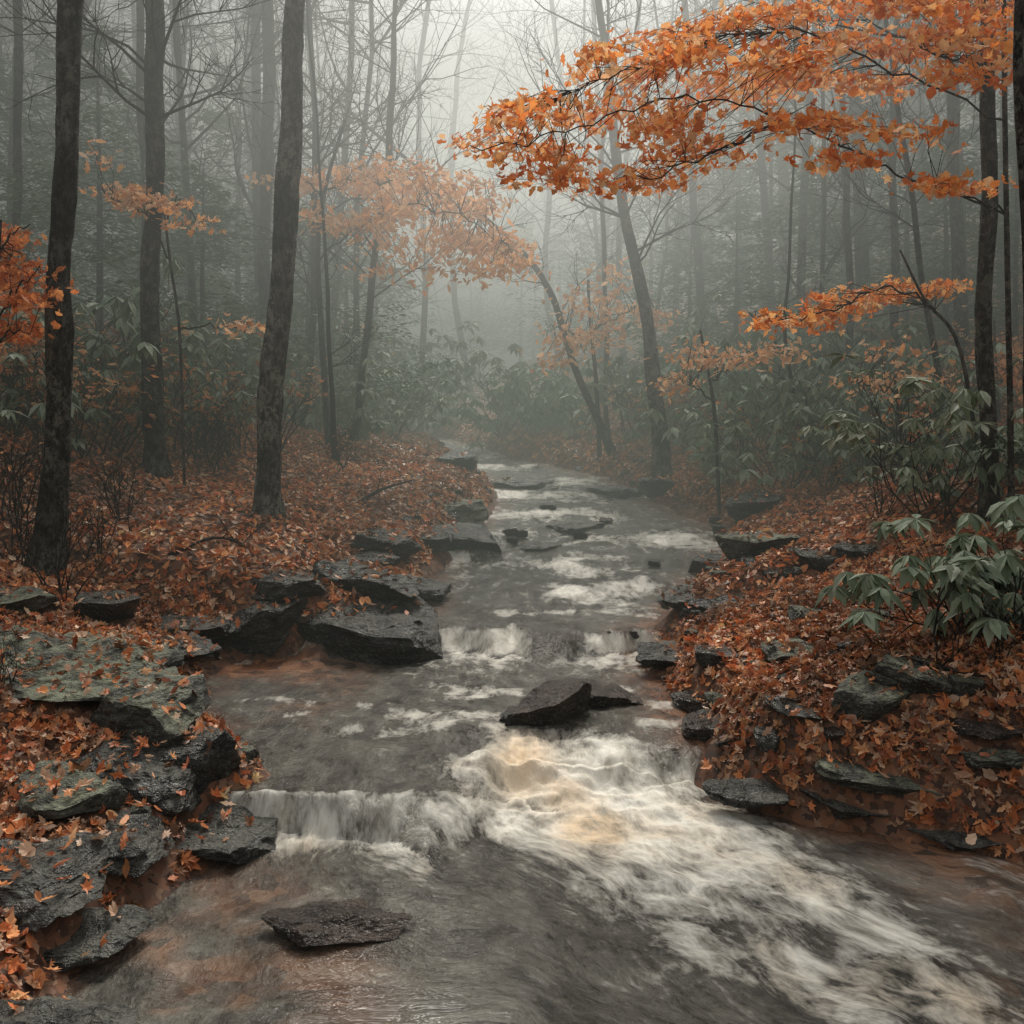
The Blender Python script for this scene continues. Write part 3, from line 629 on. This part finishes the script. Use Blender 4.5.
leafy('beech_tree','tree with pale apricot foliage arching over the misty stream',
 [(330,440,7),(322,340,6),(318,250,5),(325,190,4),(345,120,3)],
 [[(320,260,0),(360,225,0),(410,205,-.3),(460,215,-.5),(510,250,-.6)],[(325,190,0),(370,180,.3),(430,190,.3),(480,215,.2)],[(322,200,0),(300,180,.2),(270,190,.4)]],
 [(400,190,64,8,32),(450,210,58,9,38),(485,246,48,9,32),(370,222,52,9,28),(425,250,64,8,28),(340,175,48,8,20),(512,270,22,7,12),(298,182,36,7,14),(390,160,46,5,12),(455,178,44,6,14),(400,275,38,5,8),(465,275,40,5,8),(330,215,36,6,8)],14,.135,HZ,203,12,dY=1.6)
def hazy(label,px,py,Y,w,h,n,seed,cols=HZ,ls=.12):
    leafy('beech_sapling',label,[(px,py+70,4),(px-3,py+20,4),(px-5,py-20,3),(px-6,py-50,2)],[[(px-3,py+10,0),(px+w*.5,py-5,.2),(px+w,py-10,.2)],[(px-4,py,0),(px-w*.5,py-8,0),(px-w,py-10,.2)],[(px-5,py-20,0),(px+w*.4,py-h,0)]],
     [(px-w*.5,py-8,w*.6,h*.35,n),(px+w*.5,py-6,w*.6,h*.35,n),(px,py-h*.7,w*.6,h*.3,n),(px+w*.1,py+h*.4,w*.6,h*.25,n//2)],Y,ls,cols,seed,8)
leafy('beech_sapling','sapling with dusty orange leaves in the mist right of the stream opening',
 [(600,440,5),(596,380,4),(590,320,3),(588,280,3)],[[(592,330,0),(620,315,.2),(650,300,.2)],[(590,340,0),(565,330,0),(545,325,.2)]],
 [(600,300,40,14,20),(580,340,44,12,20),(640,320,34,14,18),(610,270,18,8,8),(560,365,26,7,8)],17,.15,HZ,204,9)
leafy('beech_sapling','sapling with rusty leaves on the mid right slope',
 [(720,470,4),(715,420,4),(708,370,3),(700,330,3)],[[(712,380,0),(740,360,0),(770,355,0)],[(712,400,0),(690,385,0),(660,380,.2)]],
 [(700,350,34,14,16),(745,355,40,12,16),(680,385,30,8,10),(790,350,24,8,8)],12.5,.11,HZ,205,8)
leafy('beech_sapling','sapling with red-orange leaves at the left edge',
 [(-15,470,7),(-10,380,6),(-5,300,5),(0,220,4)],[[(-8,330,0),(15,290,-.2),(40,270,-.3)],[(-5,260,0),(10,235,0),(30,225,0)],[(-8,350,0),(10,330,0),(30,335,0)]],
 [(18,280,32,14,26),(8,240,24,12,18),(12,330,28,10,18),(25,300,26,8,14)],7.5,.085,[(.8,.28,.1),(.88,.38,.14),(.6,.19,.07)],206,10)
leafy('beech_sapling','sapling with peach leaves beside the straight dark trunk on the left',
 [(185,440,3),(180,340,3),(170,260,3),(160,180,2)],[[(170,260,0),(145,215,0),(105,195,0)],[(165,220,0),(180,205,0),(205,225,0)],[(178,330,0),(210,325,0),(245,330,0)]],
 [(125,195,26,8,14),(155,205,26,10,14),(195,228,16,5,5),(240,328,14,4,5),(100,150,14,5,3)],10.5,.11,HZ,207,8)
leafy('beech_sapling','low sapling with thin orange leaves under the right trunks',
 [(905,470,4),(900,420,4),(895,380,3)],[[(900,410,0),(925,395,0),(950,390,0)],[(900,400,0),(870,385,0),(850,380,0)]],
 [(925,380,40,14,12),(870,385,38,12,10),(900,350,34,12,8)],10.5,.09,HZ,208,7)
RS=[(.72,.30,.13),(.8,.38,.18),(.62,.26,.12)]
hazy('rusty sapling on the left slope between the two leftmost thick trunks',105,385,12,36,26,8,221,RS)
hazy('rusty sapling on the left slope between the second and lichen-speckled trunks',215,400,13.5,34,22,7,222,RS)
hazy('faint orange sapling on the left slope just right of the lichen-speckled trunk',305,405,16,28,22,7,223)
hazy('faint orange sapling high on the right slope above the rhododendrons',830,340,17,44,26,9,224)
hazy('faint orange sapling between the pale leaning trunk and the stream opening',650,395,20,34,26,9,225)
hazy('rusty sapling behind the two right-edge trunks',1000,370,12,34,36,8,226,RS)
hazy('faint rusty sapling beyond the left end of the misty opening',345,350,21,34,30,9,227)
# ---------------------------------------------------------------- low leafy shrubs with rust leaves (copies)
def shrub_proto(name,seed,cols,hgt,nl,leafsz,m_leaf=M_leaf,stems=7,tm=([oval],oval_t)):
    R=random.Random(seed); r_=np.random.default_rng(seed); root=empty(name); bb=MB(); tips=[]
    for k in range(stems):
        a=R.uniform(0,6.28); grow(bb,Vector((R.gauss(0,.06),R.gauss(0,.06),-.03)),Vector((math.cos(a)*.5,math.sin(a)*.5,1)),hgt*R.uniform(.6,1),.009,2,R,.1,(4,3),tips)
    bb.build('stems',M_twig,root)
    if nl:
        P=[];U=[]
        for k in range(nl):
            a,b=R.choice(tips); p=a.lerp(b,R.uniform(0,1.1)); P.append(tuple(p)); d=b-a; U.append((d.x+R.gauss(0,.05),d.y+R.gauss(0,.05),d.z-.08))
        P=np.array(P); n=len(P); c=np.array(cols)[r_.integers(0,len(cols),n)]*r_.uniform(.7,1.15,(n,1))
        leaves('foliage',P+r_.normal(0,.02,(n,3)),np.array(U),unit(r_.normal(0,.5,(n,3))+[0,0,1]),r_.uniform(.7,1.2,n)*leafsz,c,*tm,m_leaf,root)
    return root
def place(protos,spots,labf,cat,group,smin=.8,smax=1.2):
    R=random.Random(len(spots)*7+1); us=[False]*len(protos)
    for k,sp in enumerate(spots):
        i=k%len(protos); o=protos[i] if not us[i] else copy_tree(protos[i]); us[i]=True
        p=hit(sp[0],sp[1]); o.location=(p.x,p.y,float(terrain(p.x,p.y))); s=(sp[2] if len(sp)>2 else 1)*R.uniform(smin,smax); o.scale=(s,)*3; o.rotation_euler=(0,0,R.uniform(0,6.28))
        tag(o,labf(sp,p),cat,group(sp,p) if callable(group) else group)
RU=[(.66,.28,.13),(.74,.37,.17),(.52,.2,.1),(.7,.46,.27)]
prot=[shrub_proto('rust_shrub',300+i,RU,R.uniform(.6,.9),[90,150,200,120][i],.075) for i in range(4)]
R=random.Random(9)
spots=[(R.uniform(0,400),R.uniform(400,465)) for _ in range(24)]+[(R.uniform(700,1024),R.uniform(385,490)) for _ in range(26)]+[(R.uniform(520,700),R.uniform(422,452)) for _ in range(12)]
spots=[s for s in spots if float(dist(hit(*s).x,hit(*s).y))>.8]
place(prot,spots,lambda s,p:'knee-high shrub with sparse rust leaves on the %s bank'%('left' if s[0]<480 else 'right'),'shrub',lambda s,p:'rust shrubs on the %s bank'%('left' if s[0]<480 else 'right'),.8,1.5)
bare=[shrub_proto('bare_shrub',320+i,RU,.8,[0,14][i],.07,stems=9) for i in range(2)]
place(bare,[(20,560,1),(95,560,.9),(60,600,.8),(10,520,1.2),(120,520,1),(5,690,.55),(215,470,1),(340,470,.8),(880,520,.8),(1000,660,.7)],lambda s,p:'twiggy bare shrub among leaves on the %s bank'%('left' if s[0]<480 else 'right'),'shrub',lambda s,p:'bare shrubs on the %s bank'%('left' if s[0]<480 else 'right'))
# ---------------------------------------------------------------- rhododendrons
lance=np.array([(0,-.0,0),(.10,.25,.03),(.13,.55,.0),(.0,1.0,-.16),(-.13,.55,.0),(-.10,.25,.03),(0,.5,-.04)])
lance_t=np.array([(6,i,(i+1)%6) for i in range(6)])
def rhodo(seed,nst,hgt,spread,nc=6):
    R=random.Random(seed); r_=np.random.default_rng(seed); root=empty('rhododendron'); bb=MB(); tips=[]
    for k in range(nst):
        a=R.uniform(0,6.28); grow(bb,Vector((R.gauss(0,.1),R.gauss(0,.1),-.05)),Vector((math.cos(a)*spread,math.sin(a)*spread,1)),hgt*R.uniform(.35,1),.011,1,R,.05,(nc,),tips)
    bb.build('stems',M_twig,root); P=[];U=[]
    for a,b in tips:
        n=R.randint(8,12); ph=R.uniform(0,6); dn=R.uniform(-1.0,-.1)
        for j in range(n):
            an=ph+j*6.283/n+R.gauss(0,.2); dr=dn+R.uniform(-.4,.4); P.append(tuple(b)); U.append((math.cos(an),math.sin(an),dr))
    P=np.array(P);U=unit(np.array(U)); n=len(P); Nn=unit(np.array([0,0,1.])-U*U[:,2:3]+r_.normal(0,.15,(n,3)))
    c=np.array([(.20,.26,.165),(.25,.31,.21),(.14,.19,.12),(.33,.38,.28)])[r_.integers(0,4,n)]
    leaves('foliage',P,U,Nn,r_.uniform(.13,.22,n),c,lance,lance_t,M_green,root,curl=r_.uniform(.5,1.8,n),asp=r_.uniform(1.1,1.6,n)); return root
rp=[rhodo(400,9,1.0,1.0,6),rhodo(401,13,1.3,.8),rhodo(402,9,.8,1)]
def rl(s,p): return s[3]
def rg(s,p): return s[4] if len(s)>4 else None
g1='rhododendrons massed on the right slope'; g2='rhododendrons on the left slope'
l1='leathery green rhododendron in the mass on the right slope'; l2='dusky green rhododendron in the undergrowth of the left slope'
sp=[(965,645,.85,'drooping rhododendron nearest the camera at the right edge'),(935,515,.85,'rhododendron beside the straight right-edge trunk'),(1030,610,.75,'rhododendron half cut by the right frame edge')]
sp+=[(x_,y_,s_,l1,g1) for x_,y_,s_ in [(845,480,1.0),(785,488,1.1),(730,478,1.0),(905,470,1),(755,452,1.3),(875,450,1.2),(690,450,1.2),(640,430,1.5),(580,430,1.5),(540,432,1.5),(820,435,1.4),(960,430,1.2),(500,436,1.5),(520,428,1.7),(560,424,1.7),(720,430,1.5),(815,462,1.2),(1005,470,1),(940,450,1.1),(770,425,1.5),(900,420,1.4),(860,405,1.5)]]
sp+=[(x_,y_,s_,l2,g2) for x_,y_,s_ in [(200,440,1.0),(110,430,1.1),(30,430,1),(385,437,1.2),(300,425,1.2),(240,415,1.3),(400,430,1.5),(130,400,1.4),(320,405,1.5),(375,415,1.5),(415,432,1.4),(440,428,1.4),(70,405,1.3),(190,400,1.5),(350,440,1.1),(270,395,1.6),(15,385,1.4)]]
place(rp,sp,rl,'shrub',rg,.9,1.1)
# ---------------------------------------------------------------- hemlocks
def hemlock(seed):
    R=random.Random(seed); r_=np.random.default_rng(seed); root=empty('hemlock_tree'); hgt=R.uniform(4.5,6.5); mb=MB()
    mb.tube([Vector((0,0,-.2)),Vector((.05,0,hgt*.5)),Vector((0,.05,hgt))],[.06,.04,.008],7); mb.build('trunk',M_barkfar,root)
    bb=MB(); P=[];U=[]
    for k in range(80):
        z=R.uniform(.3,hgt*.97); L_=(hgt-z)*.40*R.uniform(.45,1.25)+.3; a=R.uniform(0,6.28); d=Vector((math.cos(a),math.sin(a),0)); sd=Vector((-d.y,d.x,0)); dr=R.uniform(-.35,.1); ri=R.uniform(0,.5)
        f=lambda t:Vector((0,0,z))+d*(L_*t)+Vector((0,0,dr*L_*t*t+ri*L_*t))
        bb.tube([f(t) for t in (0,.35,.7,1)],[.012,.008,.005,.002],3)
        for j in range(int(14+L_*28)):
            t=R.uniform(.12,1); q=f(t); s=R.choice((-1,1)); w_=R.uniform(0,1)*.45*L_*(1.1-t)
            P.append(tuple(q+sd*s*w_+Vector((0,0,-w_*.3+R.gauss(0,.09))))); U.append(tuple(d*.7+sd*s+Vector((0,0,-.3+R.gauss(0,.4)))))
    bb.build('branches',M_barkfar,root); P=np.array(P);U=np.array(U); n=len(P)
    c=np.array([(.11,.175,.10),(.14,.205,.12),(.08,.13,.075)])[r_.integers(0,3,n)]
    leaves('foliage',P,U,unit(r_.normal(0,.6,(n,3))+[0,0,1]),r_.uniform(.1,.2,n),c,quad,quad_t,M_green,root,asp=r_.uniform(.4,.7,n)); return root
hp=[hemlock(500+i) for i in range(3)]; us=[False]*3
hs=[(100,14,.8),(140,17,.9),(205,14.5,.75),(240,18,1),(310,16,.8),(345,19,.9),(60,18,1.1),(10,16,.9),(375,23,1),(180,22,1.1),(290,23,1.2),(120,26,1.2),(330,28,1.2),(395,32,1.2),
    (690,20,.8),(735,18,.8),(770,20,1),(820,16,.8),(860,19,1),(905,16,.9),(945,15.5,.75),(1000,17,.9),(650,25,1),(800,25,1.2),(880,25,1.2),(600,30,1),(560,38,1),(1015,14.5,.6),(715,26,1.1),(520,44,1.3),(470,46,1.2)]
R=random.Random(77)
for k,(px,y,s) in enumerate(hs):
    i=k%3; o=hp[i] if not us[i] else copy_tree(hp[i]); us[i]=True; x=(px-512)*y/F
    o.location=(x,y,float(terrain(x,y))); o.scale=(s*1.15,s*1.15,s*R.uniform(.75,1)); o.rotation_euler=(0,0,R.uniform(0,6.28)); sd='left' if px<480 else 'right'
    tag(o,'dusky green hemlock in the mist of the %s slope'%sd,'tree','hemlocks on the %s slope'%sd)
# ---------------------------------------------------------------- fallen branches
def stick(pp,r,label):
    W=[hit(px,py)+Vector((0,0,dz)) for px,py,dz in pp]; o=W[0].copy(); mb=MB(); P=spline([q-o for q in W],5)
    mb.tube(P,[r*(1-.7*i/len(P)) for i in range(len(P))],7,.2,3); R=random.Random(len(label))
    for k in range(3): grow(mb,P[R.randrange(3,len(P)-1)],Vector((R.gauss(0,1),R.gauss(0,1),.6)),.35,r*.35,1,R,0,(3,))
    ob=mb.build('fallen_branch',M_twig); ob.location=o; tag(ob,label,'branch')
stick([(358,506,.03),(382,498,.1),(412,490,.12)],.03,'dead branch propped on leaves beside left waterline rocks')
stick([(905,665,.03),(940,680,.06),(985,690,.05)],.02,'dark fallen stick among leaves on the right bank')
stick([(170,560,.03),(215,548,.08),(250,552,.04)],.018,'fallen stick on the leaves between the left trunks')
# ---------------------------------------------------------------- light, sky, camera
w=bpy.data.worlds.new('World'); bpy.context.scene.world=w; w.use_nodes=True; nt=w.node_tree; nt.nodes.clear()
sk=N(nt,'ShaderNodeTexSky',_sky_type='NISHITA',_sun_disc=False); sk.sun_elevation=math.radians(48); sk.sun_rotation=math.radians(5); sk.air_density=1; sk.dust_density=3
hs_=N(nt,'ShaderNodeHueSaturation'); hs_.inputs['Saturation'].default_value=.12; nt.links.new(sk.outputs[0],hs_.inputs['Color'])
bg=N(nt,'ShaderNodeBackground'); bg.inputs['Strength'].default_value=.15; nt.links.new(hs_.outputs[0],bg.inputs[0])
gn=N(nt,'ShaderNodeTexCoord').outputs['Generated']
b2=N(nt,'ShaderNodeBackground'); nt.links.new(painted_mist_colour(nt,gn),b2.inputs[0])  # same painted mist glow fills the low sky
sz=N(nt,'ShaderNodeSeparateXYZ'); nt.links.new(gn,sz.inputs[0])
mr=N(nt,'ShaderNodeMapRange',_interpolation_type='SMOOTHSTEP'); nt.links.new(sz.outputs[2],mr.inputs[0]); mr.inputs[1].default_value=.30; mr.inputs[2].default_value=.55
mx=N(nt,'ShaderNodeMixShader'); nt.links.new(mr.outputs[0],mx.inputs[0]); nt.links.new(b2.outputs[0],mx.inputs[1]); nt.links.new(bg.outputs[0],mx.inputs[2])
o=N(nt,'ShaderNodeOutputWorld'); nt.links.new(mx.outputs[0],o.inputs[0])
sl=bpy.data.lights.new('sun','SUN'); sl.energy=2.8; sl.angle=math.radians(22); sl.color=(1,.94,.83); so=link(bpy.data.objects.new('sun',sl)); so.rotation_euler=Vector((-.06,-.66,-.75)).to_track_quat('-Z','Y').to_euler()
cd=bpy.data.cameras.new('camera'); cam=link(bpy.data.objects.new('camera',cd)); cam.location=(0,0,H); cam.rotation_euler=(math.pi/2,0,0)
cd.sensor_width=36; cd.lens=F/1024*36; cd.shift_y=-(512-HY)/1024; cd.clip_end=500; cd.clip_start=.05
bpy.context.scene.camera=cam
sc=bpy.context.scene; sc.view_settings.view_transform='Standard'; sc.view_settings.look='None'; sc.view_settings.exposure=0
